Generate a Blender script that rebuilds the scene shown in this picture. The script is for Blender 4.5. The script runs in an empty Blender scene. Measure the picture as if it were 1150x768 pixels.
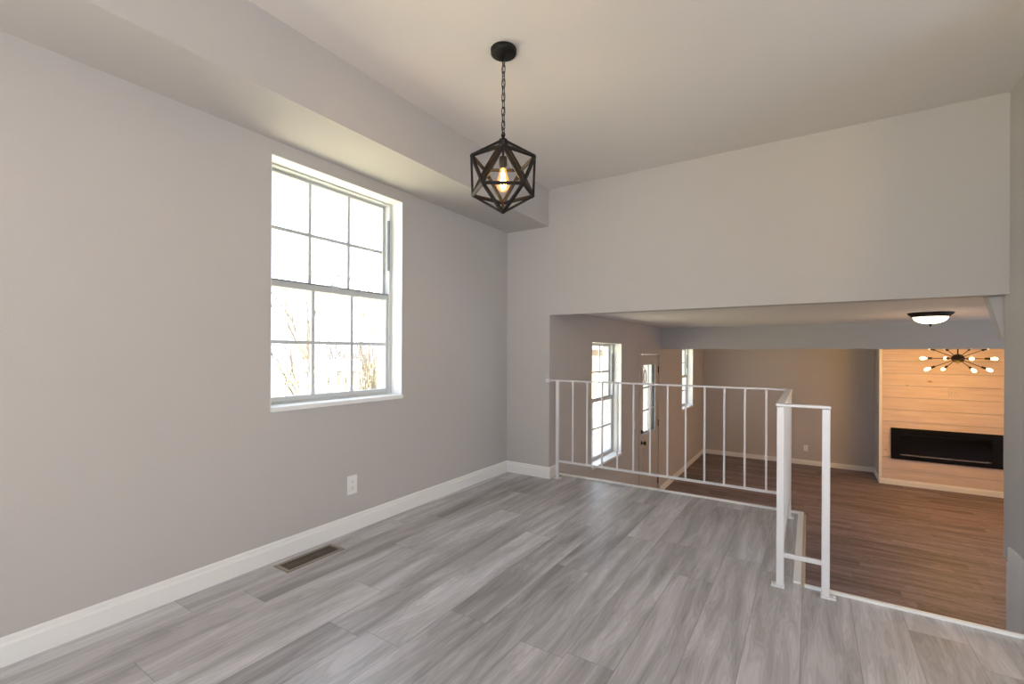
import bpy, bmesh, math, random
from mathutils import Vector, Matrix
random.seed(7)
S = bpy.context.scene
COL = S.collection

# ------------------------------------------------------------------ camera, world, lights, exposure
YAW = 0.5732
ROLL = 0.0046
H = 1.1
CX = 2.3647
cam_d = bpy.data.cameras.new('camera')
cam = bpy.data.objects.new('camera', cam_d)
COL.objects.link(cam)
cam.location = (CX, 0, H)
cam.rotation_mode = 'XYZ'
cam.matrix_world = Matrix.Translation((CX, 0, H)) @ Matrix.Rotation(YAW, 4, 'Z') @ Matrix.Rotation(math.pi / 2, 4, 'X') @ Matrix.Rotation(ROLL, 4, 'Z')
cam_d.sensor_width = 36
cam_d.sensor_fit = 'HORIZONTAL'
cam_d.lens = 518.2 * 36 / 1150
cam_d.shift_y = (396.2 - 384) / 1150
cam_d.clip_start = 0.02
cam_d.clip_end = 400
S.camera = cam

S.view_settings.view_transform = 'Standard'
S.view_settings.look = 'None'
S.view_settings.gamma = 1
S.view_settings.use_curve_mapping = False
S.view_settings.exposure = 0.0

W = bpy.data.worlds.new('overcast_sky')
S.world = W
W.use_nodes = True
bg = W.node_tree.nodes['Background']
bg.inputs[0].default_value = (0.68, 0.80, 1.0, 1)
bg.inputs[1].default_value = 4.8


def area(name, loc, rot, sx, sy, power, color):
    d = bpy.data.lights.new(name, 'AREA')
    d.shape = 'RECTANGLE'
    d.size = sx
    d.size_y = sy
    d.energy = power
    d.color = color
    o = bpy.data.objects.new(name, d)
    COL.objects.link(o)
    o.location = loc
    o.rotation_euler = rot
    return o


HP = math.pi / 2
# area lamps set in unseen side openings, standing in for daylight
area('kitchen_cool_fill', (6.55, 0.8, 1.4), (HP, 0, HP), 1.6, 1.3, 32, (0.50, 0.78, 1.0))  # cool fill lamp added on the kitchen side, source out of view
area('lower_room_window_daylight', (5.95, 6.2, 0.35), (HP, 0, HP), 1.6, 1.2, 4, (0.6, 0.7, 1.0))


def bulb_light(name, loc, power, color, radius):
    d = bpy.data.lights.new(name, 'POINT')
    d.energy = power
    d.color = color
    d.shadow_soft_size = radius
    o = bpy.data.objects.new(name, d)
    COL.objects.link(o)
    o.location = loc
    return o


# unseen warm fill lamp, added on the kitchen side to light ceiling and header
bulb_light('kitchen_warm_fill', (4.4, 0.5, 2.0), 52, (1.0, 0.68, 0.34), 0.20)
sun_d = bpy.data.lights.new('sun', 'SUN')
sun_d.energy = 61.0
sun_d.angle = math.radians(1.0)
sun_d.color = (1.0, 0.88, 0.68)
sun_o = bpy.data.objects.new('sun', sun_d)
COL.objects.link(sun_o)
sun_o.rotation_euler = Vector((-0.16, 0.74, -0.66)).to_track_quat('-Z', 'Y').to_euler()


# ------------------------------------------------------------------ node helpers / materials
def new_mat(name):
    m = bpy.data.materials.new(name)
    m.use_nodes = True
    nt = m.node_tree
    return m, nt, nt.nodes['Principled BSDF']


def nd(nt, t, **kw):
    n = nt.nodes.new(t)
    for k, v in kw.items():
        setattr(n, k, v)
    return n


def mth(nt, op, a, b=None, c=None):
    n = nt.nodes.new('ShaderNodeMath')
    n.operation = op
    for i, v in enumerate((a, b, c)):
        if v is None:
            continue
        if isinstance(v, (int, float)):
            n.inputs[i].default_value = v
        else:
            nt.links.new(v, n.inputs[i])
    return n.outputs[0]


def ramp(nt, fac, stops):
    n = nt.nodes.new('ShaderNodeValToRGB')
    cr = n.color_ramp
    while len(cr.elements) < len(stops):
        cr.elements.new(0.5)
    for e, (p, c) in zip(cr.elements, stops):
        e.position = p
        e.color = (*c, 1)
    nt.links.new(fac, n.inputs[0])
    return n.outputs[0]


def mixc(nt, fac, a, b, mode='MIX'):
    n = nt.nodes.new('ShaderNodeMix')
    n.data_type = 'RGBA'
    n.blend_type = mode
    for s, v in ((n.inputs[0], fac), (n.inputs[6], a), (n.inputs[7], b)):
        if isinstance(v, (int, float)):
            s.default_value = v
        elif isinstance(v, tuple):
            s.default_value = (*v, 1)
        else:
            nt.links.new(v, s)
    return n.outputs[2]


def simple(name, col, rough=0.5, metal=0.0, bump=0.0, bscale=200.0, var=0.0, vscale=3.0, spec=0.5):
    m, nt, b = new_mat(name)
    b.inputs['Roughness'].default_value = rough
    b.inputs['Metallic'].default_value = metal
    b.inputs['Specular IOR Level'].default_value = spec
    tc = nd(nt, 'ShaderNodeTexCoord')
    ns = nd(nt, 'ShaderNodeTexNoise')
    ns.inputs['Scale'].default_value = vscale
    ns.inputs['Detail'].default_value = 4
    nt.links.new(tc.outputs['Object'], ns.inputs['Vector'])
    lo = tuple(c * (1 - var) for c in col)
    hi = tuple(min(1, c * (1 + var)) for c in col)
    nt.links.new(ramp(nt, ns.outputs[0], [(0.3, lo), (0.7, hi)]), b.inputs['Base Color'])
    if bump:
        n2 = nd(nt, 'ShaderNodeTexNoise')
        n2.inputs['Scale'].default_value = bscale
        n2.inputs['Detail'].default_value = 3
        nt.links.new(tc.outputs['Object'], n2.inputs['Vector'])
        bp = nd(nt, 'ShaderNodeBump')
        bp.inputs['Strength'].default_value = bump
        bp.inputs['Distance'].default_value = 0.002
        nt.links.new(n2.outputs[0], bp.inputs['Height'])
        nt.links.new(bp.outputs[0], b.inputs['Normal'])
    return m


def emis(name, col, strength):
    m, nt, b = new_mat(name)
    b.inputs['Base Color'].default_value = (*col, 1)
    b.inputs['Emission Color'].default_value = (*col, 1)
    b.inputs['Emission Strength'].default_value = strength
    return m


def glass_mat(name, tint=(1, 1, 1), refl=0.08):
    m = bpy.data.materials.new(name)
    m.use_nodes = True
    nt = m.node_tree
    for n in list(nt.nodes):
        nt.nodes.remove(n)
    o = nd(nt, 'ShaderNodeOutputMaterial')
    t = nd(nt, 'ShaderNodeBsdfTransparent')
    t.inputs[0].default_value = (*tint, 1)
    g = nd(nt, 'ShaderNodeBsdfGlossy')
    g.inputs['Roughness'].default_value = 0.02
    mx = nd(nt, 'ShaderNodeMixShader')
    mx.inputs[0].default_value = refl
    nt.links.new(t.outputs[0], mx.inputs[1])
    nt.links.new(g.outputs[0], mx.inputs[2])
    nt.links.new(mx.outputs[0], o.inputs[0])
    return m


def planks(name, along, width, length, tones, rough, grain=(0.80, 1.12), spec=0.5):
    """wood-look planks; along = 0 (X) or 1 (Y)."""
    m, nt, b = new_mat(name)
    L = nt.links
    tc = nd(nt, 'ShaderNodeTexCoord')
    sp = nd(nt, 'ShaderNodeSeparateXYZ')
    L.new(tc.outputs['Object'], sp.inputs[0])
    u = sp.outputs[along]
    v = sp.outputs[1 - along]
    vr = mth(nt, 'DIVIDE', v, width)
    row = mth(nt, 'FLOOR', vr)
    vf = mth(nt, 'FRACT', vr)
    wn = nd(nt, 'ShaderNodeTexWhiteNoise', noise_dimensions='1D')
    L.new(row, wn.inputs['W'])
    ur = mth(nt, 'ADD', mth(nt, 'DIVIDE', u, length), mth(nt, 'MULTIPLY', wn.outputs['Value'], 7.31))
    idx = mth(nt, 'FLOOR', ur)
    uf = mth(nt, 'FRACT', ur)
    cb = nd(nt, 'ShaderNodeCombineXYZ')
    L.new(row, cb.inputs[0])
    L.new(idx, cb.inputs[1])
    w2 = nd(nt, 'ShaderNodeTexWhiteNoise', noise_dimensions='3D')
    L.new(cb.outputs[0], w2.inputs['Vector'])
    pid = w2.outputs['Value']
    # stretched coordinates, shifted per plank
    c2 = nd(nt, 'ShaderNodeCombineXYZ')
    L.new(mth(nt, 'ADD', u, mth(nt, 'MULTIPLY', pid, 37.0)), c2.inputs[0])
    L.new(mth(nt, 'MULTIPLY', v, 9.0), c2.inputs[1])
    L.new(mth(nt, 'MULTIPLY', pid, 11.0), c2.inputs[2])
    big = nd(nt, 'ShaderNodeTexNoise')
    big.inputs['Scale'].default_value = 1.5
    big.inputs['Detail'].default_value = 3
    big.inputs['Distortion'].default_value = 0.6
    L.new(c2.outputs[0], big.inputs['Vector'])
    c3 = nd(nt, 'ShaderNodeCombineXYZ')
    L.new(mth(nt, 'ADD', mth(nt, 'MULTIPLY', u, 2.2), mth(nt, 'MULTIPLY', pid, 61.0)), c3.inputs[0])
    L.new(mth(nt, 'MULTIPLY', v, 55.0), c3.inputs[1])
    fine = nd(nt, 'ShaderNodeTexNoise')
    fine.inputs['Scale'].default_value = 2.0
    fine.inputs['Detail'].default_value = 6
    fine.inputs['Roughness'].default_value = 0.65
    L.new(c3.outputs[0], fine.inputs['Vector'])
    # cathedral rings
    rg = mth(nt, 'FRACT', mth(nt, 'MULTIPLY', big.outputs[0], 14.0))
    rg = mth(nt, 'ABSOLUTE', mth(nt, 'SUBTRACT', rg, 0.5))
    tone = mth(nt, 'ADD', mth(nt, 'MULTIPLY', pid, 0.45), mth(nt, 'MULTIPLY', mth(nt, 'SUBTRACT', big.outputs[0], 0.5), 1.9))
    tone = mth(nt, 'ADD', tone, 0.28)
    base = ramp(nt, tone, tones)
    gr = ramp(nt, mth(nt, 'ADD', mth(nt, 'MULTIPLY', fine.outputs[0], 0.75), mth(nt, 'MULTIPLY', rg, 0.5)),
              [(0.25, (grain[0],) * 3), (0.72, (grain[1],) * 3)])
    c = mixc(nt, 1.0, base, gr, 'MULTIPLY')
    # seams
    ev = mth(nt, 'MINIMUM', vf, mth(nt, 'SUBTRACT', 1.0, vf))
    eu = mth(nt, 'MINIMUM', uf, mth(nt, 'SUBTRACT', 1.0, uf))
    sv = mth(nt, 'LESS_THAN', mth(nt, 'MULTIPLY', ev, width), 0.0014)
    su = mth(nt, 'LESS_THAN', mth(nt, 'MULTIPLY', eu, length), 0.0014)
    seam = mth(nt, 'MAXIMUM', sv, su)
    c = mixc(nt, mth(nt, 'MULTIPLY', seam, 0.45), c, (0.08, 0.07, 0.065))
    L.new(c, b.inputs['Base Color'])
    b.inputs['Roughness'].default_value = rough
    b.inputs['Specular IOR Level'].default_value = spec
    bp = nd(nt, 'ShaderNodeBump')
    bp.inputs['Strength'].default_value = 0.12
    bp.inputs['Distance'].default_value = 0.002
    L.new(mth(nt, 'SUBTRACT', fine.outputs[0], mth(nt, 'MULTIPLY', seam, 1.0)), bp.inputs['Height'])
    L.new(bp.outputs[0], b.inputs['Normal'])
    return m


M_WALL = simple('greige_wall_paint', (0.51, 0.485, 0.465), 0.75, bump=0.25, bscale=160, var=0.015, vscale=1.2, spec=0.3)
M_CEIL = simple('ceiling_paint', (0.70, 0.66, 0.63), 0.85, bump=0.3, bscale=120, var=0.015, vscale=1.0, spec=0.2)
M_TRIM = simple('white_trim_paint', (0.82, 0.82, 0.80), 0.35, var=0.01)
M_SASH = simple('painted_sash', (0.55, 0.57, 0.57), 0.4, var=0.01)
M_MUNTIN = simple('grey_muntin_bar', (0.58, 0.60, 0.61), 0.45, var=0.01)
M_DARKMETAL = simple('weatherstrip_metal', (0.10, 0.11, 0.11), 0.4, 0.3)
M_RAIL = simple('white_gloss_enamel', (0.70, 0.70, 0.71), 0.3, bump=0.15, bscale=60, var=0.02, vscale=20)
M_BRONZE = simple('oil_rubbed_bronze', (0.011, 0.009, 0.008), 0.55, 0.0, bump=0.2, bscale=90, var=0.25, vscale=30, spec=0.25)
M_BLACK = simple('black_glass_frame', (0.005, 0.005, 0.006), 0.25, spec=0.25)
M_BLACKIN = simple('firebox_black', (0.012, 0.009, 0.008), 0.5)
M_PLATE = simple('white_plastic_plate', (0.82, 0.81, 0.79), 0.35)
M_PLATED = simple('plastic_slot_shadow', (0.22, 0.21, 0.20), 0.5)
M_VENT = simple('taupe_enamel_register', (0.13, 0.105, 0.085), 0.5, 0.1, var=0.06, vscale=15)
M_VENTF = simple('light_taupe_enamel', (0.30, 0.265, 0.225), 0.4, 0.2, var=0.05, vscale=15)
M_VOID = simple('duct_shade_black', (0.02, 0.017, 0.014), 0.8)
M_DOOR = simple('door_paint', (0.50, 0.46, 0.42), 0.45, var=0.01)
M_GLASS = glass_mat('clear_window_glass')
M_FIREGLASS = glass_mat('smoked_glass', (0.5, 0.5, 0.5), 0.06)
M_BULBGLASS = glass_mat('amber_bulb_glass', (1.0, 0.86, 0.62), 0.06)
_nt = M_BULBGLASS.node_tree
_e = _nt.nodes.new('ShaderNodeEmission')
_e.inputs[0].default_value = (1.0, 0.50, 0.16, 1)
_e.inputs[1].default_value = 0.55
_a = _nt.nodes.new('ShaderNodeAddShader')
_o = [n for n in _nt.nodes if n.type == 'OUTPUT_MATERIAL'][0]
_nt.links.new(_o.inputs[0].links[0].from_socket, _a.inputs[0])
_nt.links.new(_e.outputs[0], _a.inputs[1])
_nt.links.new(_a.outputs[0], _o.inputs[0])
M_FIL = emis('glowing_filament', (1.0, 0.60, 0.22), 90)
M_TUBEBULB = emis('frosted_glow_bulb', (1.0, 0.72, 0.38), 7)
M_DOME = emis('alabaster_lit_glass', (1.0, 0.86, 0.66), 2.6)
M_SOCKET = simple('socket_bronze', (0.04, 0.026, 0.018), 0.45, 0.2)
M_CRYSTAL = simple('fire_glass_crystals', (0.75, 0.62, 0.55), 0.15, var=0.3, vscale=120)
M_BRASSK = simple('aged_knob_metal', (0.05, 0.035, 0.025), 0.3, 0.8)
M_RAWWOOD = simple('raw_trim_edge', (0.50, 0.40, 0.31), 0.6, var=0.08, vscale=25)
M_BARK = simple('pale_bark', (0.15, 0.135, 0.12), 0.9, var=0.2, vscale=6)
M_TWIG = simple('shrub_twigs', (0.07, 0.064, 0.054), 0.9, var=0.3, vscale=8)
M_GRASS = simple('winter_lawn', (0.42, 0.42, 0.30), 0.95, var=0.3, vscale=1.5)
M_SIDING = simple('pale_pink_brick', (0.20, 0.15, 0.135), 0.9, var=0.12, vscale=4)
M_ROOF = simple('asphalt_shingle', (0.20, 0.19, 0.19), 0.9, var=0.15, vscale=8)
M_LEAF = simple('evergreen_leaves', (0.10, 0.14, 0.06), 0.8, var=0.3, vscale=8)
M_CONC = simple('porch_concrete', (0.45, 0.44, 0.42), 0.9, var=0.1, vscale=4)

M_FLOOR = planks('grey_oak_laminate', 1, 0.18, 1.22,
                 [(0.0, (0.235, 0.225, 0.228)), (0.45, (0.40, 0.395, 0.415)), (1.0, (0.62, 0.62, 0.655))], 0.37, spec=0.85)
M_FLOORLOW = planks('oak_laminate_warm_light_tint', 0, 0.18, 1.22,
                    [(0.0, (0.11, 0.080, 0.085)), (0.45, (0.19, 0.146, 0.155)), (1.0, (0.30, 0.24, 0.255))], 0.55, grain=(0.50, 1.30))  # browner base than upstairs: warm room light put into the plank colour


def shiplap_mat():
    m, nt, b = new_mat('whitewashed_knotty_pine')
    L = nt.links
    tc = nd(nt, 'ShaderNodeTexCoord')
    mp = nd(nt, 'ShaderNodeMapping')
    mp.inputs['Scale'].default_value = (1.0, 1.0, 14.0)
    L.new(tc.outputs['Object'], mp.inputs[0])
    n = nd(nt, 'ShaderNodeTexNoise')
    n.inputs['Scale'].default_value = 2.2
    n.inputs['Detail'].default_value = 5
    L.new(mp.outputs[0], n.inputs['Vector'])
    c = ramp(nt, n.outputs[0], [(0.3, (0.60, 0.48, 0.42)), (0.7, (0.72, 0.60, 0.54))])
    mp2 = nd(nt, 'ShaderNodeMapping')
    mp2.inputs['Scale'].default_value = (1.0, 0.01, 2.0)
    L.new(tc.outputs['Object'], mp2.inputs[0])
    v = nd(nt, 'ShaderNodeTexVoronoi')
    v.inputs['Scale'].default_value = 2.6
    L.new(mp2.outputs[0], v.inputs['Vector'])
    k = ramp(nt, v.outputs['Distance'], [(0.05, (1, 1, 1)), (0.10, (0, 0, 0))])
    c = mixc(nt, mth(nt, 'MULTIPLY', k, 0.75), c, (0.26, 0.15, 0.10))
    L.new(c, b.inputs['Base Color'])
    b.inputs['Roughness'].default_value = 0.55
    return m


M_SHIP = shiplap_mat()

# ------------------------------------------------------------------ mesh helpers
ORG = {}


def box(bm, x0, x1, y0, y1, z0, z1, bev=0.0):
    g = bmesh.ops.create_cube(bm, size=1.0)
    vs = g['verts']
    for v in vs:
        v.co = Vector(((x0 + x1) / 2 + v.co.x * (x1 - x0), (y0 + y1) / 2 + v.co.y * (y1 - y0), (z0 + z1) / 2 + v.co.z * (z1 - z0)))
    if bev:
        es = list({e for v in vs for e in v.link_edges})
        bmesh.ops.bevel(bm, geom=es, offset=bev, segments=2, affect='EDGES', profile=0.6)
    return bm


def lathe(bm, prof, center, axis=(0, 0, 1), seg=32, cap=True):
    ax = Vector(axis).normalized()
    q = Vector((0, 0, 1)).rotation_difference(ax)
    c = Vector(center)
    rings = []
    for r, h in prof:
        ring = []
        for i in range(seg):
            a = 2 * math.pi * i / seg
            ring.append(bm.verts.new(c + q @ Vector((r * math.cos(a), r * math.sin(a), h))))
        rings.append(ring)
    for a, b in zip(rings, rings[1:]):
        for i in range(seg):
            j = (i + 1) % seg
            f = bm.faces.new((a[i], a[j], b[j], b[i]))
            f.smooth = True
    if cap:
        bm.faces.new(rings[0][::-1])
        bm.faces.new(rings[-1])
    return bm


def tube(bm, pts, r, seg=8, closed=False):
    pts = [Vector(p) for p in pts]
    n = len(pts)
    rr = r if isinstance(r, (list, tuple)) else [r] * n
    rings = []
    prev = None
    for i, p in enumerate(pts):
        if closed:
            t = (pts[(i + 1) % n] - pts[i - 1])
        else:
            t = pts[min(i + 1, n - 1)] - pts[max(i - 1, 0)]
        t.normalize()
        if prev is None:
            up = Vector((0, 0, 1)) if abs(t.z) < 0.9 else Vector((1, 0, 0))
            u = t.cross(up).normalized()
        else:
            u = (prev - t * prev.dot(t)).normalized()
        prev = u
        w = t.cross(u)
        rings.append([bm.verts.new(p + (u * math.cos(2 * math.pi * k / seg) + w * math.sin(2 * math.pi * k / seg)) * rr[i]) for k in range(seg)])
    prs = list(zip(rings, rings[1:]))
    if closed:
        prs.append((rings[-1], rings[0]))
    for a, b in prs:
        for i in range(seg):
            j = (i + 1) % seg
            f = bm.faces.new((a[i], a[j], b[j], b[i]))
            f.smooth = True
    if not closed:
        bm.faces.new(rings[0][::-1])
        bm.faces.new(rings[-1])
    return bm


def beam_between(bm, a, b, w, t, out):
    """rectangular bar from a to b; w along tangent side, t along 'out' direction"""
    a = Vector(a)
    b = Vector(b)
    d = (b - a).normalized()
    o = (Vector(out) - d * Vector(out).dot(d)).normalized()
    s = d.cross(o)
    vs = []
    for p in (a, b):
        for i, j in ((-1, -1), (1, -1), (1, 1), (-1, 1)):
            vs.append(bm.verts.new(p + s * (w / 2 * i) + o * (t / 2 * j)))
    for q in ((0, 1, 2, 3), (7, 6, 5, 4), (0, 4, 5, 1), (1, 5, 6, 2), (2, 6, 7, 3), (3, 7, 4, 0)):
        bm.faces.new([vs[k] for k in q])
    return bm


def mk(name, bm, mat, parent=None):
    bmesh.ops.recalc_face_normals(bm, faces=bm.faces)
    if parent is not None:
        bmesh.ops.translate(bm, verts=bm.verts, vec=-ORG[parent.name])
    me = bpy.data.meshes.new(name)
    bm.to_mesh(me)
    bm.free()
    me.materials.append(mat)
    o = bpy.data.objects.new(name, me)
    COL.objects.link(o)
    if parent is not None:
        o.parent = parent
        ORG[o.name] = ORG[parent.name].copy()
    else:
        ORG[o.name] = Vector((0, 0, 0))
    return o


def tag(o, label, cat, group=None):
    o['label'] = label
    o['category'] = cat
    if group:
        o['group'] = group
    return o


def thing(name, loc, label, cat, group=None):
    o = bpy.data.objects.new(name, None)
    o.empty_display_size = 0.1
    COL.objects.link(o)
    o.location = loc
    ORG[o.name] = Vector(loc)
    return tag(o, label, cat, group)


def struct(name, bm, mat, label=None, cat=None):
    o = mk(name, bm, mat)
    o['kind'] = 'structure'
    if label:
        o['label'] = label
        o['category'] = cat or 'wall'
    return o


def B():
    return bmesh.new()


def holed(x0, x1, u0, u1, z0, z1, holes, axis='x'):
    """slab with rectangular holes. axis x: thickness x0..x1, u = Y. axis y: thickness = y."""
    bm = B()
    us = sorted({u0, u1} | {h[0] for h in holes} | {h[1] for h in holes})
    for a, b in zip(us, us[1:]):
        zs = [(z0, z1)]
        for h in holes:
            if h[0] <= a and h[1] >= b:
                nz = []
                for p, q in zs:
                    if h[2] > p:
                        nz.append((p, min(q, h[2])))
                    if h[3] < q:
                        nz.append((max(p, h[3]), q))
                zs = nz
        for p, q in zs:
            if axis == 'x':
                box(bm, x0, x1, a, b, p, q)
            else:
                box(bm, a, b, x0, x1, p, q)
    bmesh.ops.remove_doubles(bm, verts=bm.verts, dist=1e-5)
    return bm


# ------------------------------------------------------------------ geometry constants
YB, XS, ZS, ZC, ZH, XO, XR, YST = 3.578, 0.434, 2.211, 2.533, 1.433, 0.446, 3.276, 3.755
YN, XN = 2.595, 2.335
ZL, ZLC, YFAR, YF = -1.028, 1.49, 10.556, 9.75
W1 = (1.34, 2.264, 0.795, 2.1355)
W2 = (4.525, 5.425, -0.115, 1.218)
W3 = (8.585, 9.495, 0.09, 1.20)
DO = (6.135, 7.06, ZL, 1.10)
XE = 6.0

# ------------------------------------------------------------------ upper room shell
struct('wall_left', holed(-0.25, 0.0, -3.6, YB, -0.12, ZC, [W1, (-1.95, -0.60, 0.795, 2.1355)]), M_WALL, 'long plain greige wall holding the large gridded window')  # second opening is out of view, added to let in more daylight
struct('soffit', box(B(), 0.0, XS, -3.6, YB, ZS, ZC), M_WALL, 'long boxed soffit along the top of the left wall', 'soffit')
bm = B()
box(bm, -0.25, XO, YB, YST, -0.12, ZC)
box(bm, XO, XR + 0.1, YB, 3.70, ZH, ZC)
struct('wall_back', bm, M_WALL, 'greige wall and header above the opening to the lower room')
bm = B()
box(bm, XR, XR + 0.1, 2.5, YB, -0.02, ZC)
box(bm, XR, XR + 0.1, YB, 3.65, -0.02, ZH)
struct('wall_right', bm, M_WALL, 'narrow slice of wall at the right edge of the photo')
struct('wall_stairwell', box(B(), XR + 0.012, XR + 0.1, 2.58, 3.56, ZL, -0.02), M_WALL)
bm = B()
box(bm, 0.0, 6.6, -3.6, 2.5, -0.12, 0.0)
box(bm, 0.0, XR, 2.5, YN, -0.12, 0.0)
box(bm, 0.0, XN, YN, YST - 0.012, -0.12, 0.0)
struct('floor', bm, M_FLOOR, 'grey wood-look plank floor of the upper room', 'floor')
struct('ceiling', box(B(), 0.0, 6.6, -3.6, YB, ZC, ZC + 0.1), M_CEIL, 'smooth ceiling of the upper room around the pendant canopy', 'ceiling')
struct('wall_rear', holed(-3.7, -3.6, -0.25, 6.7, -0.12, ZC, [(0.8, 3.2, 0.02, 2.12)], 'y'), M_WALL)
struct('wall_kitchen_side', holed(6.6, 6.7, -3.6, 2.6, -0.12, ZC, [(0.0, 1.6, 0.75, 2.05)]), M_WALL)
struct('wall_kitchen_front', box(B(), XR + 0.1, 6.7, 2.5, 2.6, -0.12, ZC), M_WALL)

# ------------------------------------------------------------------ lower room shell
struct('wall_lower_left', holed(0.20, XO, YST, YFAR + 0.2, ZL - 0.1, ZLC + 0.1, [W2, DO, W3]), M_WALL, 'shaded greige wall of the lower room with front door and two windows')
bm = B()
box(bm, 0.2, XN - 0.03, 3.60, 3.70, ZL, -0.12)
box(bm, XN - 0.12, XN - 0.03, 2.50, 3.60, ZL, -0.12)
box(bm, XN - 0.03, XR, 2.48, 2.57, ZL, -0.12)
box(bm, 0.2, XO, 3.70, YST, ZL, -0.12)
struct('wall_under_floor', bm, M_WALL)
struct('wall_lower_back', box(B(), XO, XE, YFAR, YFAR + 0.2, ZL - 0.1, ZLC + 0.1), M_WALL, 'grey far wall of the lower room left of the shiplap', 'wall')
struct('wall_lower_front', box(B(), XR + 0.12, XE, 3.5, 3.6, ZL, ZLC), M_WALL)
struct('wall_lower_right', holed(XE, XE + 0.1, 3.5, YFAR, ZL, ZLC, [(5.4, 7.0, -0.25, 0.95)]), M_WALL)
struct('floor_lower', box(B(), 0.2, XE, 2.4, YFAR, ZL - 0.1, ZL), M_FLOORLOW, 'plank floor of the lower room, warm light tinted into its brown', 'floor')
struct('ceiling_lower', box(B(), 0.2, XE, 3.70, YFAR, ZLC, ZLC + 0.1), M_CEIL, 'low ceiling of the lower room with the dome light', 'ceiling')
struct('ceiling_beam', box(B(), XO, XE, 7.17, 7.33, 1.168, ZLC), M_WALL, 'boxed dropped beam crossing the lower room ceiling', 'beam')
# chimney breast clad in boards
bm = B()
box(bm, 3.35, XE, YF + 0.016, YFAR, ZL, ZLC)
struct('wall_chimney', bm, M_WALL)
bm = B()
z = ZL + 0.055
while z < ZLC - 0.01:
    z2 = min(z + 0.197, ZLC)
    box(bm, 3.372, XE, YF, YF + 0.016, z, z2 - 0.010, 0.0015)
    z = z2
struct('wall_shiplap', bm, M_SHIP, 'whitewashed horizontal pine boards around the fireplace', 'wall')
struct('trim_1', box(B(), 3.335, 3.372, YF - 0.008, YF + 0.03, ZL + 0.1, ZLC), M_TRIM, 'thin white corner strip left of the shiplap', 'trim')

# sloped corner piece under the header at its right end
bm = B()
pts = [(3.205, ZLC), (3.36, ZLC), (3.36, 1.19), (3.284, 1.19)]
a = [bm.verts.new((p[0], 3.70, p[1])) for p in pts]
b = [bm.verts.new((p[0], 3.78, p[1])) for p in pts]
bm.faces.new(a)
bm.faces.new(b[::-1])
for i in range(4):
    j = (i + 1) % 4
    bm.faces.new((a[j], a[i], b[i], b[j]))
struct('trim_2', bm, M_WALL, 'slanted drywall corner piece under the right end of the header', 'trim')

# stairs down (their first edge is what shows)
bm = B()
for k in range(1, 6):
    box(bm, XN + 0.02, XR, 2.57, 2.57 + 0.25 * k, -0.171 * k - 0.171 + 0.0, -0.171 * k)
struct('staircase', bm, M_FLOORLOW)


# ------------------------------------------------------------------ baseboards
def base_profile(bm, p0, p1, inward, h=0.10, t=0.014, z=0.0):
    """moulded baseboard along p0->p1 (2D), inward = normal into the room"""
    prof = [(0, 0), (t, 0), (t, h * 0.72), (t * 0.62, h * 0.80), (t * 0.55, h * 0.93), (t * 0.2, h), (0, h)]
    n = Vector((*inward, 0))
    r0 = [bm.verts.new(Vector((*p0, z)) + n * a + Vector((0, 0, b))) for a, b in prof]
    r1 = [bm.verts.new(Vector((*p1, z)) + n * a + Vector((0, 0, b))) for a, b in prof]
    k = len(prof)
    for i in range(k):
        j = (i + 1) % k
        bm.faces.new((r0[i], r0[j], r1[j], r1[i]))
    bm.faces.new(r0[::-1])
    bm.faces.new(r1)


bm = B(); base_profile(bm, (0, -3.6), (0, YB), (1, 0)); struct('baseboard_left', bm, M_TRIM, 'white baseboard under the gridded window wall', 'baseboard')
bm = B(); base_profile(bm, (0.0, YB), (XO + 0.014, YB), (0, -1)); base_profile(bm, (XO, YB), (XO, YST - 0.02), (1, 0))
struct('baseboard_back', bm, M_TRIM, 'short white baseboard wrapping the wall corner beside the railing', 'baseboard')
bm = B(); base_profile(bm, (XO, YST), (XO, DO[0] - 0.06), (1, 0), 0.09, z=ZL); base_profile(bm, (XO, DO[1] + 0.07), (XO, YFAR), (1, 0), 0.09, z=ZL)
struct('baseboard_lower_left', bm, M_TRIM, 'white baseboard along the lower room door wall', 'baseboard')
bm = B(); base_profile(bm, (XO, YFAR), (3.35, YFAR), (0, -1), 0.09, z=ZL); base_profile(bm, (3.35, YF), (3.35, YFAR), (-1, 0), 0.09, z=ZL)
struct('baseboard_lower_back', bm, M_TRIM, 'white baseboard along the far grey wall', 'baseboard')
bm = B(); base_profile(bm, (3.336, YF), (XE, YF), (0, -1), 0.09, 0.016, z=ZL)
struct('baseboard_chimney', bm, M_TRIM, 'white baseboard under the shiplap and fireplace', 'baseboard')

# floor edge strips
struct('trim_3', box(B(), XO + 0.002, XN, YST - 0.012, YST + 0.008, -0.14, 0.014, 0.002), M_TRIM, 'white lip along the floor edge under the long railing', 'trim')
struct('trim_4', box(B(), XN - 0.034, XN - 0.002, YN + 0.005, YST - 0.012, -0.0, 0.012, 0.002), M_TRIM, 'white board edging the stair opening beside the railing', 'trim')
struct('trim_5', box(B(), XN - 0.002, XN + 0.012, YN, YST - 0.012, -0.28, 0.006, 0.001), M_RAWWOOD, 'bare tan edge beside the white stair board', 'trim')
struct('trim_6', box(B(), XN + 0.012, XR, YN - 0.018, YN + 0.002, -0.14, 0.012, 0.002), M_TRIM, 'white nosing strip along the front edge of the stair opening', 'trim')
# skirt board at the right
bm = B()
box(bm, XR - 0.010, XR + 0.012, 2.6, 3.567, -1.0, -0.022, 0.002)
box(bm, XR - 0.016, XR, 2.6, 3.528, -0.022, 0.072, 0.004)
struct('trim_7', bm, M_TRIM, 'white skirt board on the right wall of the stairwell', 'trim')


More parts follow.
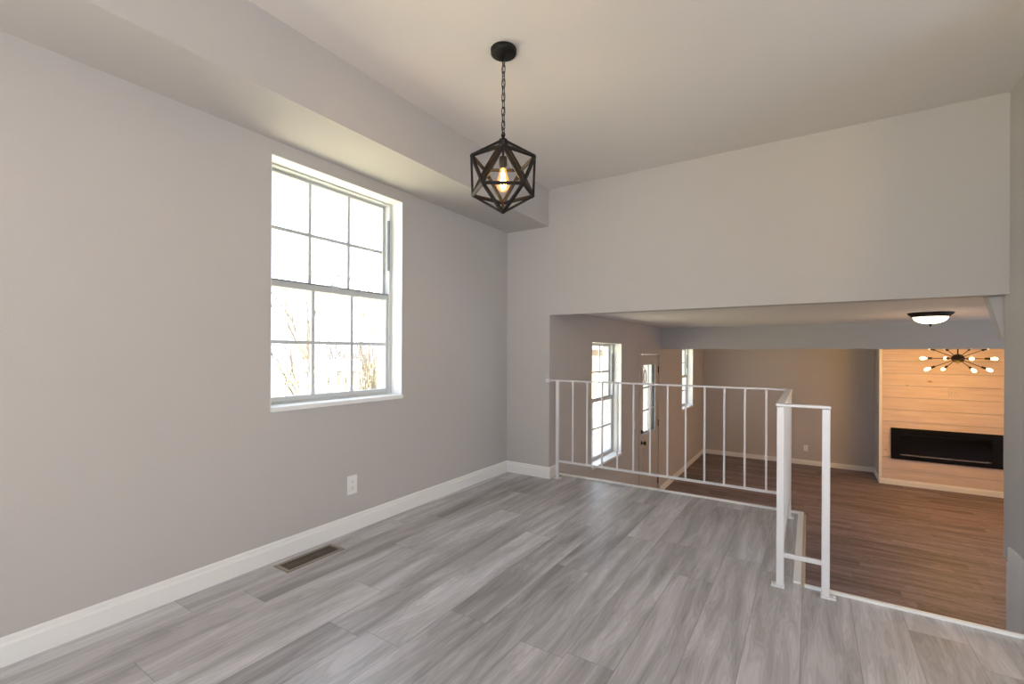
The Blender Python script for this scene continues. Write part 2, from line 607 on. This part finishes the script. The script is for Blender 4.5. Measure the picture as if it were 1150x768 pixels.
# ------------------------------------------------------------------ windows
def window(n, xw, w, lab, rec=0.10, cols=3):
    y0, y1, z0, z1 = w
    root = bpy.data.objects.new('window_%d' % n, None)
    COL.objects.link(root)
    root.location = (xw, (y0 + y1) / 2, z0)
    ORG[root.name] = Vector(root.location)
    root['kind'] = 'structure'
    root['label'] = lab
    root['category'] = 'window'
    xf = xw - rec
    # drywall return liner + outer frame
    bm = B()
    t = 0.004
    box(bm, xf, xw - 0.001, y0, y0 + t, z0 + 0.012, z1)
    box(bm, xf, xw - 0.001, y1 - t, y1, z0 + 0.012, z1)
    box(bm, xf, xw - 0.001, y0 + t, y1 - t, z1 - t, z1)
    mk('window_reveal', bm, M_TRIM, root)
    bm = B()
    f = 0.028
    box(bm, xf - 0.085, xf, y0, y0 + f, z0, z1, 0.002)
    box(bm, xf - 0.085, xf, y1 - f, y1, z0, z1, 0.002)
    box(bm, xf - 0.085, xf, y0 + f, y1 - f, z1 - 0.014, z1, 0.002)
    box(bm, xf - 0.085, xf, y0 + f, y1 - f, z0, z0 + 0.024, 0.002)
    mk('window_frame', bm, M_SASH, root)
    bm = B()
    box(bm, xf + 0.0, xw + 0.014, y0 - 0.0, y1 + 0.0, z0 - 0.012, z0 + 0.014, 0.003)
    mk('window_sill', bm, M_TRIM, root)
    bm = B()
    box(bm, xf - 0.012, xf + 0.004, y1 - f - 0.008, y1 - f, z0 + 0.3 * (z1 - z0) + 0.35 * (z1 - z0), z1 - 0.12, 0.001)
    mk('balance_track', bm, M_DARKMETAL, root)
    ya, yb = y0 + f, y1 - f
    zm = (z0 + z1) / 2 + 0.012
    for nm, xa, xb, za, zb, bot, top in (('lower_sash', xf - 0.040, xf - 0.010, z0 + 0.024, zm + 0.020, 0.030, 0.036),
                                         ('upper_sash', xf - 0.075, xf - 0.045, zm - 0.018, z1 - 0.014, 0.032, 0.018)):
        bm = B()
        s = 0.020
        box(bm, xa, xb, ya, ya + s, za, zb, 0.002)
        box(bm, xa, xb, yb - s, yb, za, zb, 0.002)
        box(bm, xa, xb, ya + s, yb - s, za, za + bot, 0.002)
        box(bm, xa, xb, ya + s, yb - s, zb - top, zb, 0.002)
        sash = mk(nm, bm, M_SASH, root)
        bm = B()
        g = 0.0095
        za2, zb2 = za + bot, zb - top
        xm = (xa + xb) / 2
        for k in range(1, cols):
            yy = ya + s + (yb - ya - 2 * s) * k / cols
            box(bm, xm - 0.006, xm + 0.008, yy - g, yy + g, za2, zb2, 0.001)
        zz = (za2 + zb2) / 2
        box(bm, xm - 0.005, xm + 0.007, ya + s, yb - s, zz - g, zz + g, 0.001)
        mk('muntin_grid', bm, M_MUNTIN, sash)
        bm = B()
        box(bm, xm - 0.010, xm - 0.006, ya + s, yb - s, za2, zb2)
        mk('glass_pane', bm, M_GLASS, sash)
        if nm == 'lower_sash':
            bm = B()
            box(bm, xa - 0.004, xb + 0.004, ya + 0.0, yb, zb, zb + 0.006, 0.001)
            mk('weather_strip', bm, M_DARKMETAL, sash)
            bm = B()
            ym = (ya + yb) / 2
            box(bm, xb - 0.004, xb + 0.012, ym - 0.028, ym + 0.028, zb - 0.012, zb + 0.010, 0.003)
            mk('sash_lock', bm, M_SASH, sash)
    return root


window(1, 0.0, W1, 'large white twelve-pane sash window in the upper room wall')
window(2, XO, W2, 'white sash window behind the railing, left of the door')
window(3, XO, W3, 'narrow-looking white sash window right of the front door')


# ------------------------------------------------------------------ front door
def front_door():
    y0, y1, z0, z1 = DO
    root = bpy.data.objects.new('door_1', None)
    COL.objects.link(root)
    root.location = (XO, (y0 + y1) / 2, ZL)
    ORG[root.name] = Vector(root.location)
    root['kind'] = 'structure'
    root['label'] = 'half-glass front door in the lower room seen through the railing'
    root['category'] = 'door'
    bm = B()
    c = 0.058
    box(bm, XO - 0.14, XO + 0.014, y0 - c + 0.02, y0 + 0.018, z0, z1 + c, 0.003)
    box(bm, XO - 0.14, XO + 0.014, y1 - 0.018, y1 + c + 0.02, z0, z1 + c, 0.003)
    box(bm, XO - 0.14, XO + 0.014, y0 + 0.018, y1 - 0.018, z1 - 0.012, z1 + c, 0.003)
    mk('door_casing', bm, M_DOOR, root)
    sa, sb = y0 + 0.022, y1 - 0.022
    ga, gb, gz0, gz1 = 6.275, 6.845, -0.005, 0.94
    xa, xb = XO - 0.045, XO - 0.002
    bm = holed(xa, xb, sa, sb, z0 + 0.012, z1 - 0.016, [(ga, gb, gz0, gz1)])
    # raised panels in the lower half
    for pa, pb in ((sa + 0.10, (sa + sb) / 2 - 0.04), ((sa + sb) / 2 + 0.04, sb - 0.10)):
        box(bm, xb - 0.004, xb + 0.006, pa, pb, z0 + 0.16, -0.20, 0.004)
    leaf = mk('door_leaf', bm, M_DOOR, root)
    bm = B()
    m = 0.020
    box(bm, xa - 0.006, xb + 0.008, ga - m, ga, gz0 - m, gz1 + m, 0.003)
    box(bm, xa - 0.006, xb + 0.008, gb, gb + m, gz0 - m, gz1 + m, 0.003)
    box(bm, xa - 0.006, xb + 0.008, ga, gb, gz0 - m, gz0, 0.003)
    box(bm, xa - 0.006, xb + 0.008, ga, gb, gz1, gz1 + m, 0.003)
    ym = (ga + gb) / 2
    box(bm, xb - 0.016, xb - 0.002, ym - 0.009, ym + 0.009, gz0, gz1)
    for k in (1, 2):
        zz = gz0 + (gz1 - gz0) * k / 3
        box(bm, xb - 0.016, xb - 0.002, ga, gb, zz - 0.009, zz + 0.009)
    mk('lite_frame', bm, M_SASH, root)
    mk('glass_pane', box(B(), xa + 0.015, xa + 0.02, ga, gb, gz0, gz1), M_GLASS, root)
    bm = B()
    lathe(bm, [(0.030, 0.0), (0.030, 0.006), (0.011, 0.010), (0.010, 0.030), (0.024, 0.038), (0.029, 0.052), (0.024, 0.064), (0.006, 0.068)], (xb, 6.222, -0.115), (1, 0, 0), 20)
    mk('door_knob', bm, M_BRASSK, root)
    bm = B()
    lathe(bm, [(0.028, 0.0), (0.028, 0.008), (0.020, 0.012), (0.006, 0.013)], (xb, 6.222, 0.035), (1, 0, 0), 20)
    box(bm, xb + 0.01, xb + 0.03, 6.218, 6.226, 0.018, 0.052, 0.002)
    mk('deadbolt', bm, M_BRASSK, root)
    for zz in (0.86, 0.06, -0.80):
        mk('hinge', box(B(), xb - 0.002, xb + 0.012, sb - 0.012, sb + 0.012, zz - 0.05, zz + 0.05, 0.002), M_BRASSK, root)
    mk('threshold', box(B(), XO - 0.14, XO + 0.02, y0, y1, z0, z0 + 0.012, 0.002), M_DARKMETAL, root)
    # small scrolled ornament outside the top panes
    return root


front_door()
orn = thing('door_ornament', (0.34, 6.62, 0.8), 'small dark oval ring ornament hanging outside the upper door glass', 'ornament')
bm = B()
tube(bm, [(0.36, 6.66 + 0.055 * math.cos(t * math.pi / 10), 0.76 + 0.10 * math.sin(t * math.pi / 10)) for t in range(20)], 0.008, 6, True)
mk('oval_ring', bm, simple('red_brown_wire', (0.12, 0.03, 0.03), 0.6), orn)
bm = B()
tube(bm, [(0.36, 6.52, 0.86), (0.36, 6.515, 0.76), (0.36, 6.53, 0.66)], 0.007, 6)
tube(bm, [(0.36, 6.66, 0.86), (0.36, 6.62, 0.90), (0.36, 6.56, 0.89), (0.36, 6.52, 0.86)], 0.004, 6)
tube(bm, [(0.36, 6.59, 0.90), (0.36, 6.59, 0.97), (0.385, 6.59, 0.97)], 0.003, 6)
mk('hanger_bar', bm, M_DARKMETAL, orn)

# ------------------------------------------------------------------ white metal railing
RY, RX = 3.62, 2.25
SY = 2.53
rail = thing('metal_railing', (0.50, RY, 0), 'white painted metal guard railing around the stair opening', 'railing')


def post(x, y, fx0, fx1, z1=0.866, w=0.031, dpt=0.031, fy=0.022):
    p = mk('post', box(B(), x - w / 2, x + w / 2, y - dpt / 2, y + dpt / 2, 0.008, z1 - 0.014, 0.003), M_RAIL, rail)
    bm = box(B(), x - fx0, x + fx1, y - fy, y + fy, 0.0, 0.008, 0.002)
    for sx in ((x - fx0 + 0.010),) if fx0 > fx1 else ((x + fx1 - 0.010),):
        lathe(bm, [(0.005, 0), (0.005, 0.004), (0.002, 0.005)], (sx, y, 0.008), seg=8)
    mk('foot_plate', bm, M_RAIL, p)
    return p


post(0.507, RY, 0.026, 0.034, w=0.026, dpt=0.026)
post(RX, RY, 0.018, 0.030, w=0.026, dpt=0.026)
post(RX, SY, 0.036, 0.018)
post(RX + 0.178, SY, 0.018, 0.040)
mk('top_rail', box(B(), XO + 0.001, RX + 0.016, RY - 0.016, RY + 0.016, 0.853, 0.866, 0.003), M_RAIL, rail)
mk('top_rail', box(B(), RX - 0.020, RX + 0.016, SY - 0.017, RY - 0.016, 0.853, 0.866, 0.003), M_RAIL, rail)
mk('top_rail', box(B(), RX + 0.016, RX + 0.197, SY - 0.017, SY + 0.017, 0.853, 0.866, 0.003), M_RAIL, rail)
mk('bottom_rail', box(B(), 0.52, RX - 0.013, RY - 0.008, RY + 0.008, 0.146, 0.164, 0.002), M_RAIL, rail)
mk('bottom_rail', box(B(), RX - 0.006, RX + 0.010, SY + 0.015, RY - 0.013, 0.146, 0.164, 0.002), M_RAIL, rail)
mk('bottom_rail', box(B(), RX + 0.0155, RX + 0.163, SY - 0.008, SY + 0.008, 0.142, 0.162, 0.002), M_RAIL, rail)
b0 = mk('baluster', box(B(), 0.654 - 0.0065, 0.654 + 0.0065, RY - 0.0065, RY + 0.0065, 0.163, 0.854, 0.0015), M_RAIL, rail)
for k in range(1, 12):
    c = b0.copy()
    COL.objects.link(c)
    c.parent = rail
    c.location = (0.1328 * k, 0, 0)
for k in range(1, 8):
    c = b0.copy()
    COL.objects.link(c)
    c.parent = rail
    c.location = (RX + 0.002 - 0.654, -0.1335 * k, 0)
bm = B()
box(bm, XO - 0.034, XO + 0.006, YB - 0.007, YB - 0.0005, 0.845, 0.876, 0.002)
box(bm, XO + 0.0005, XO + 0.006, YB - 0.007, RY + 0.016, 0.845, 0.866, 0.001)
tube(bm, [(XO - 0.024, YB - 0.010, 0.886), (XO - 0.008, YB - 0.014, 0.900), (XO + 0.003, YB - 0.012, 0.890), (XO + 0.003, YB - 0.006, 0.866)], 0.0045, 8)
mk('wall_bracket', bm, M_RAIL, rail)

# ------------------------------------------------------------------ pendant lamp
PX, PY = 1.144, 1.806
PZ, PR = 1.934, 0.172
pend = thing('pendant_lamp', (PX, PY, ZC), 'black icosahedron cage pendant lamp on a chain with a glowing bulb', 'lamp')
bm = B()
lathe(bm, [(0.010, -0.030), (0.050, -0.028), (0.060, -0.022), (0.061, -0.002), (0.058, 0.0)], (PX, PY, ZC), seg=40)
mk('canopy', bm, M_BRONZE, pend)
# chain of oval links
bm = B()
tube(bm, [(PX, PY, ZC - 0.03), (PX, PY, ZC - 0.055)], 0.004)
ztop = ZC - 0.045
zbot = PZ + PR + 0.018
nl = 11
pit = (ztop - zbot) / nl
for k in range(nl):
    zc = ztop - pit * (k + 0.5)
    pts = []
    hl = pit / 2 + 0.004
    for t in range(14):
        a = 2 * math.pi * t / 14
        sx = 0.0085 * math.cos(a)
        sz = (hl - 0.008) * (1 if math.sin(a) > 0 else -1) + 0.008 * math.sin(a) if abs(math.sin(a)) > 1e-6 else 0
        pts.append((PX + (sx if k % 2 else 0), PY + (0 if k % 2 else sx), zc + sz))
    tube(bm, pts, 0.0021, 6, True)
mk('chain', bm, M_BRONZE, pend)
bm = B()
tube(bm, [(PX + 0.006 * math.sin(t * 1.7), PY + 0.006 * math.cos(t * 1.7), ztop - (ztop - zbot + 0.02) * t / 24) for t in range(25)], 0.0022, 6)
mk('lamp_cord', bm, M_DARKMETAL, pend)
# cage
vd = Vector((PX - CX, PY, 0)).normalized()          # away from the viewer's station
a0 = math.atan2(vd.y, vd.x)
c = Vector((PX, PY, PZ))
V = [c + Vector((0, 0, PR))]
for k in range(5):
    a = a0 + math.pi + 2 * math.pi * k / 5
    V.append(c + Vector((0.8944 * PR * math.cos(a), 0.8944 * PR * math.sin(a), 0.4472 * PR)))
for k in range(5):
    a = a0 + 2 * math.pi * k / 5
    V.append(c + Vector((0.8944 * PR * math.cos(a), 0.8944 * PR * math.sin(a), -0.4472 * PR)))
V.append(c - Vector((0, 0, PR)))
bm = B()
el = (V[0] - V[1]).length
for i in range(12):
    for j in range(i + 1, 12):
        if abs((V[i] - V[j]).length - el) < 0.01:
            mid = (V[i] + V[j]) / 2 - c
            beam_between(bm, V[i], V[j], 0.0145, 0.0105, mid)
for v in V:
    bmesh.ops.create_icosphere(bm, subdivisions=1, radius=0.0068, matrix=Matrix.Translation(v))
mk('cage', bm, M_BRONZE, pend)
bm = B()
lathe(bm, [(0.004, 0.024), (0.007, 0.018), (0.007, 0.004), (0.020, 0.0), (0.021, -0.012), (0.012, -0.020)], (PX, PY, PZ + PR), seg=20)
tube(bm, [(PX + 0.010 * math.cos(t * math.pi / 6), PY, PZ + PR + 0.022 + 0.010 * math.sin(t * math.pi / 6)) for t in range(12)], 0.0024, 6, True)
mk('hanging_loop', bm, M_BRONZE, pend)
bm = B()
lathe(bm, [(0.006, 0.150), (0.006, 0.095), (0.017, 0.090), (0.019, 0.082), (0.019, 0.050), (0.016, 0.046), (0.016, 0.034)], (PX, PY, PZ), seg=24)
mk('socket', bm, M_SOCKET, pend)
bm = B()
lathe(bm, [(0.0135, 0.040), (0.0145, 0.028), (0.020, 0.006), (0.0285, -0.022), (0.0300, -0.040), (0.0260, -0.058), (0.014, -0.071), (0.003, -0.074)], (PX, PY, PZ), seg=28)
bulb = mk('bulb', bm, M_BULBGLASS, pend)
bm = B()
for k in range(8):
    a = 2 * math.pi * k / 8
    ca, sa = math.cos(a), math.sin(a)
    b_ = 2 * math.pi * (k + 0.5) / 8
    tube(bm, [(PX + 0.006 * ca, PY + 0.006 * sa, PZ + 0.014), (PX + 0.013 * math.cos(b_), PY + 0.013 * math.sin(b_), PZ - 0.045)], 0.0022, 6)
tube(bm, [(PX, PY, PZ + 0.030), (PX, PY, PZ + 0.005)], 0.003, 8)
mk('filament', bm, M_FIL, bulb)
pl = bpy.data.lights.new('pendant_bulb_light', 'POINT')
pl.energy = 2.0
pl.color = (1.0, 0.62, 0.30)
pl.shadow_soft_size = 0.02
po = bpy.data.objects.new('pendant_bulb_light', pl)
COL.objects.link(po)
po.location = (PX, PY, PZ - 0.02)

# ------------------------------------------------------------------ floor register
vent = thing('floor_vent', (0.128, 1.49, 0), 'taupe louvred floor register near the left baseboard', 'vent')
vx0, vx1, vy0, vy1 = 0.062, 0.190, 1.325, 1.660
bm = B()
e = 0.019
for q in ((vx0, vx0 + e, vy0, vy1), (vx1 - e, vx1, vy0, vy1), (vx0 + e, vx1 - e, vy0, vy0 + e), (vx0 + e, vx1 - e, vy1 - e, vy1)):
    box(bm, *q, 0.0, 0.005, 0.0015)
mk('frame', bm, M_VENTF, vent)
mk('duct_shade_sheet', box(B(), vx0 + e, vx1 - e, vy0 + e, vy1 - e, 0.0003, 0.0010), M_VOID, vent)  # thin near-black sheet on the floor, painting the shade below the louvers
sl = None
nsl = 22
for k in range(nsl):
    y = vy0 + e + (vy1 - vy0 - 2 * e) * (k + 0.5) / nsl
    if sl is None:
        y_first = y
        sl = mk('louver', box(B(), vx0 + e, vx1 - e, y - 0.0028, y + 0.0028, 0.001, 0.0042), M_VENT, vent)
    else:
        cc = sl.copy()
        COL.objects.link(cc)
        cc.parent = vent
        cc.location = (0, y - y_first, 0)
mk('divider', box(B(), (vx0 + vx1) / 2 - 0.002, (vx0 + vx1) / 2 + 0.002, vy0 + e, vy1 - e, 0.001, 0.0046), M_VENT, vent)


# ------------------------------------------------------------------ outlets and switches
def plate(name, center, nrm, label, cat, kind='outlet', gang=1, mat=None):
    mat = mat or M_PLATE
    c = Vector(center)
    root = thing(name, center, label, cat)
    u = Vector((0, 0, 1)).cross(Vector(nrm))
    n = Vector(nrm)

    def bx(cu, cz, hu, hz, d0, d1, bev=0.0):
        p = [c + u * (cu - hu) + n * d0 + Vector((0, 0, cz - hz)), c + u * (cu + hu) + n * d1 + Vector((0, 0, cz + hz))]
        return (min(p[0].x, p[1].x), max(p[0].x, p[1].x), min(p[0].y, p[1].y), max(p[0].y, p[1].y), min(p[0].z, p[1].z), max(p[0].z, p[1].z), bev)
    mk('cover_plate', box(B(), *bx(0, 0, 0.035 * (1 if gang == 1 else 1.65), 0.057, 0.0003, 0.006, 0.002)), mat, root)
    if kind == 'outlet':
        for s in (-1, 1):
            r = mk('receptacle', box(B(), *bx(0, 0.0195 * s, 0.0165, 0.0145, 0.006, 0.0085, 0.001)), mat, root)
            bm = B()
            box(bm, *bx(-0.006, 0.0195 * s + 0.003, 0.0012, 0.004, 0.0083, 0.009))
            box(bm, *bx(0.006, 0.0195 * s + 0.003, 0.0012, 0.004, 0.0083, 0.009))
            box(bm, *bx(0.0, 0.0195 * s - 0.007, 0.0022, 0.0022, 0.0083, 0.009))
            mk('slots', bm, M_PLATED, r)
    else:
        for g in range(gang):
            cu = 0 if gang == 1 else (-0.023 + 0.046 * g)
            mk('toggle', box(B(), *bx(cu, 0.004, 0.005, 0.012, 0.006, 0.016, 0.002)), mat, root)
    return root


plate('wall_outlet', (0.0, 1.853, 0.285), (1, 0, 0), 'white outlet on the left wall below the big window', 'outlet')
plate('wall_outlet', (2.307, YFAR, -0.708), (0, -1, 0), 'white outlet low on the far grey wall behind the railing', 'outlet')
plate('light_switch', (XO, 5.90, 0.165), (1, 0, 0), 'white switch plate between the lower window and front door', 'switch', 'switch')
plate('light_switch', (4.245, YF, 0.51), (0, -1, 0), 'pale double plate on the shiplap above the fireplace', 'switch', 'switch', 2, simple('almond_plate', (0.60, 0.52, 0.46), 0.4))

# ------------------------------------------------------------------ dome ceiling light
DX, DY = 3.303, 5.70
dome = thing('dome_ceiling_light', (DX, DY, ZLC), 'lit alabaster dome light with bronze rim on the lower ceiling', 'light')
bm = B()
lathe(bm, [(0.163, 0.0), (0.165, -0.006), (0.158, -0.016), (0.146, -0.026), (0.134, -0.040), (0.128, -0.040), (0.128, -0.004)], (DX, DY, ZLC), seg=48)
mk('rim', bm, M_BRONZE, dome)
bm = B()
lathe(bm, [(0.128, -0.036), (0.124, -0.052), (0.112, -0.070), (0.090, -0.086), (0.060, -0.097), (0.028, -0.102), (0.004, -0.103)], (DX, DY, ZLC), seg=48)
mk('glass_bowl', bm, M_DOME, dome)
bm = B()
lathe(bm, [(0.012, -0.100), (0.014, -0.104), (0.007, -0.110), (0.009, -0.118), (0.005, -0.128), (0.001, -0.130)], (DX, DY, ZLC), seg=16)
mk('finial', bm, M_BRONZE, dome)
dl = bpy.data.lights.new('dome_lamp_light', 'POINT')
dl.energy = 1.5
dl.color = (1.0, 0.74, 0.50)
dl.shadow_soft_size = 0.10
do = bpy.data.objects.new('dome_lamp_light', dl)
COL.objects.link(do)
do.location = (DX, DY, ZLC - 0.23)

# ------------------------------------------------------------------ sputnik chandelier
SX, SYY, SZ = 4.005, 8.3, 1.052
ch = thing('sputnik_chandelier', (SX, SYY, ZLC), 'bronze twelve-arm starburst chandelier with glowing bulbs above the fireplace', 'chandelier')
bm = B()
lathe(bm, [(0.065, 0), (0.065, -0.012), (0.045, -0.024), (0.008, -0.028)], (SX, SYY, ZLC), seg=28)
mk('canopy', bm, M_BRONZE, ch)
mk('stem', lathe(B(), [(0.007, ZLC - 0.028 - SZ), (0.007, 0.03)], (SX, SYY, SZ), seg=12), M_BRONZE, ch)
bm = B()
lathe(bm, [(0.004, 0.060), (0.026, 0.056), (0.052, 0.038), (0.066, 0.012), (0.066, -0.012), (0.052, -0.038), (0.026, -0.054), (0.010, -0.057), (0.010, -0.062), (0.004, -0.068)], (SX, SYY, SZ), seg=32)
mk('hub', bm, M_BRONZE, ch)
va = math.atan2(SYY, SX - CX) - HP       # direction perpendicular to the sight line (to the right)
for tier, el_, off, ln in ((0, 0.0, 20, 0.27), (1, -24, 26, 0.27), (2, 24, 24, 0.27)):
    for k in range(4):
        a = va + math.radians(off + 90 * k)
        e_ = math.radians(el_)
        d = Vector((math.cos(a) * math.cos(e_), math.sin(a) * math.cos(e_), math.sin(e_)))
        p0 = Vector((SX, SYY, SZ)) + d * 0.03
        p1 = Vector((SX, SYY, SZ)) + d * ln
        arm = mk('arm', tube(B(), [p0, p1], 0.0045, 8), M_BRONZE, ch)
        bm = lathe(B(), [(0.006, -0.004), (0.014, 0.0), (0.015, 0.045), (0.012, 0.050)], p1, d, 16)
        mk('socket', bm, M_BRONZE, arm)
        bm = lathe(B(), [(0.010, 0.048), (0.012, 0.056), (0.018, 0.078), (0.0215, 0.098), (0.018, 0.114), (0.009, 0.123), (0.002, 0.125)], p1, d, 16)
        mk('bulb', bm, M_TUBEBULB, arm)
cl = bpy.data.lights.new('chandelier_light', 'POINT')
cl.energy = 64
cl.color = (1.0, 0.49, 0.08)
cl.shadow_soft_size = 0.30
co = bpy.data.objects.new('chandelier_light', cl)
COL.objects.link(co)
co.location = (SX, SYY, SZ - 0.42)

# ------------------------------------------------------------------ wall mounted electric fireplace
fx0, fx1, fz0, fz1 = 3.487, 4.785, -0.600, -0.092
fp = thing('electric_fireplace', ((fx0 + fx1) / 2, YF, fz0), 'long black wall-mounted electric fireplace on the shiplap wall', 'fireplace')
bm = B()
bd = 0.115
bt = 0.085
yfr = YF - 0.035
box(bm, fx0, fx0 + bd, yfr, YF - 0.001, fz0, fz1, 0.004)
box(bm, fx1 - bd, fx1, yfr, YF - 0.001, fz0, fz1, 0.004)
box(bm, fx0 + bd, fx1 - bd, yfr, YF - 0.001, fz1 - bt, fz1, 0.004)
box(bm, fx0 + bd, fx1 - bd, yfr, YF - 0.001, fz0, fz0 + 0.065, 0.004)
mk('frame', bm, M_BLACK, fp)
mk('firebox', box(B(), fx0 + bd, fx1 - bd, YF - 0.004, YF - 0.001, fz0 + 0.065, fz1 - bt), M_BLACKIN, fp)
mk('glass_front', box(B(), fx0 + bd, fx1 - bd, yfr + 0.003, yfr + 0.006, fz0 + 0.065, fz1 - bt), M_FIREGLASS, fp)
bm = B()
n = 110
for k in range(n):
    x = fx0 + bd + 0.01 + (fx1 - fx0 - 2 * bd - 0.02) * k / n
    r = random.uniform(0.005, 0.010)
    mt = Matrix.Translation((x, YF - 0.014 + random.uniform(-0.002, 0.002), fz0 + 0.068 + random.uniform(0.0, 0.012))) @ Matrix.Rotation(random.uniform(0, 3), 4, 'X') @ Matrix.Rotation(random.uniform(0, 3), 4, 'Z')
    bmesh.ops.create_icosphere(bm, subdivisions=1, radius=r, matrix=mt)
cr = mk('crystal_bed', bm, emis('lit_fire_crystals', (1.0, 0.72, 0.58), 0.55), fp)
cr['kind'] = 'stuff'

# ------------------------------------------------------------------ outdoors
struct('ground', box(B(), -90, 0.15, -40, 120, -1.5, -1.35), M_GRASS, 'pale lawn outside the windows', 'ground')
struct('porch', box(B(), -1.6, 0.19, 3.8, 8.2, -1.345, -1.06), M_CONC, 'concrete porch outside the front door', 'porch')


def branch(bm, p, d, ln, r, depth, spread=0.55):
    n = 4
    pts = [p]
    q = p.copy()
    dd = d.copy()
    for i in range(n):
        dd = (dd + Vector((random.uniform(-.12, .12), random.uniform(-.12, .12), random.uniform(-.03, .10)))).normalized()
        q = q + dd * ln / n
        pts.append(q.copy())
    tube(bm, pts, [r * (1 - 0.45 * i / n) for i in range(n + 1)], 5)
    if depth <= 0:
        return
    for k in range(random.choice((3, 4))):
        i = random.randint(2, n)
        nd_ = (dd + Vector((random.uniform(-1, 1), random.uniform(-1, 1), random.uniform(-0.2, 0.7))) * spread * 1.3).normalized()
        branch(bm, pts[i], nd_, ln * random.uniform(0.55, 0.8), r * 0.5, depth - 1, spread)


def tree(x, y, h, depth, label):
    t = thing('bare_tree', (x, y, -1.35), label, 'tree', None)
    bm = B()
    branch(bm, Vector((x, y, -1.35)), Vector((0, 0, 1)), h * 0.4, h * 0.018, depth)
    mk('branches', bm, M_BARK, t)


tree(-20, 14.6, 9, 4, 'faint leafless tree beyond the left and centre panes of the big window')
tree(-14, 14.4, 7, 4, 'faint leafless tree beyond the right panes of the big window')
tree(-15, 40, 9, 4, 'leafless tree far outside the lower window left of the door')


def shrub(x, y, h, n, label):
    t = thing('bare_shrub', (x, y, -1.35), label, 'shrub')
    bm = B()
    for k in range(n):
        a = random.uniform(0, 6.28)
        rr = 0.45 * math.sqrt(random.random())
        d = Vector((math.cos(a) * 0.35, math.sin(a) * 0.35, 1)).normalized()
        branch(bm, Vector((x + rr * math.cos(a), y + rr * math.sin(a), -1.37)), d, h * random.uniform(0.42, 0.6), 0.017, 3, 0.38)
    mk('twigs', bm, M_TWIG, t)


shrub(-5.6, 6.0, 2.9, 30, 'leafless twiggy shrub beyond the lower left and middle panes of the big window')
shrub(-9.6, 10.0, 2.7, 30, 'leafless twiggy shrub beyond the lower right panes of the big window')

hs = thing('neighbour_house', (-26, 62, -1.35), 'distant pale pink house outside the lower window beside the door', 'house')
mk('walls', box(B(), -34, -18, 58, 66, -1.35, 1.6), M_SIDING, hs)
bm = B()
v = [bm.verts.new(p) for p in ((-35, 57, 1.6), (-17, 57, 1.6), (-17, 67, 1.6), (-35, 67, 1.6), (-32, 62, 4.2), (-20, 62, 4.2))]
for f in ((0, 1, 5, 4), (2, 3, 4, 5), (1, 2, 5), (3, 0, 4), (3, 2, 1, 0)):
    bm.faces.new([v[i] for i in f])
mk('roof', bm, M_ROOF, hs)
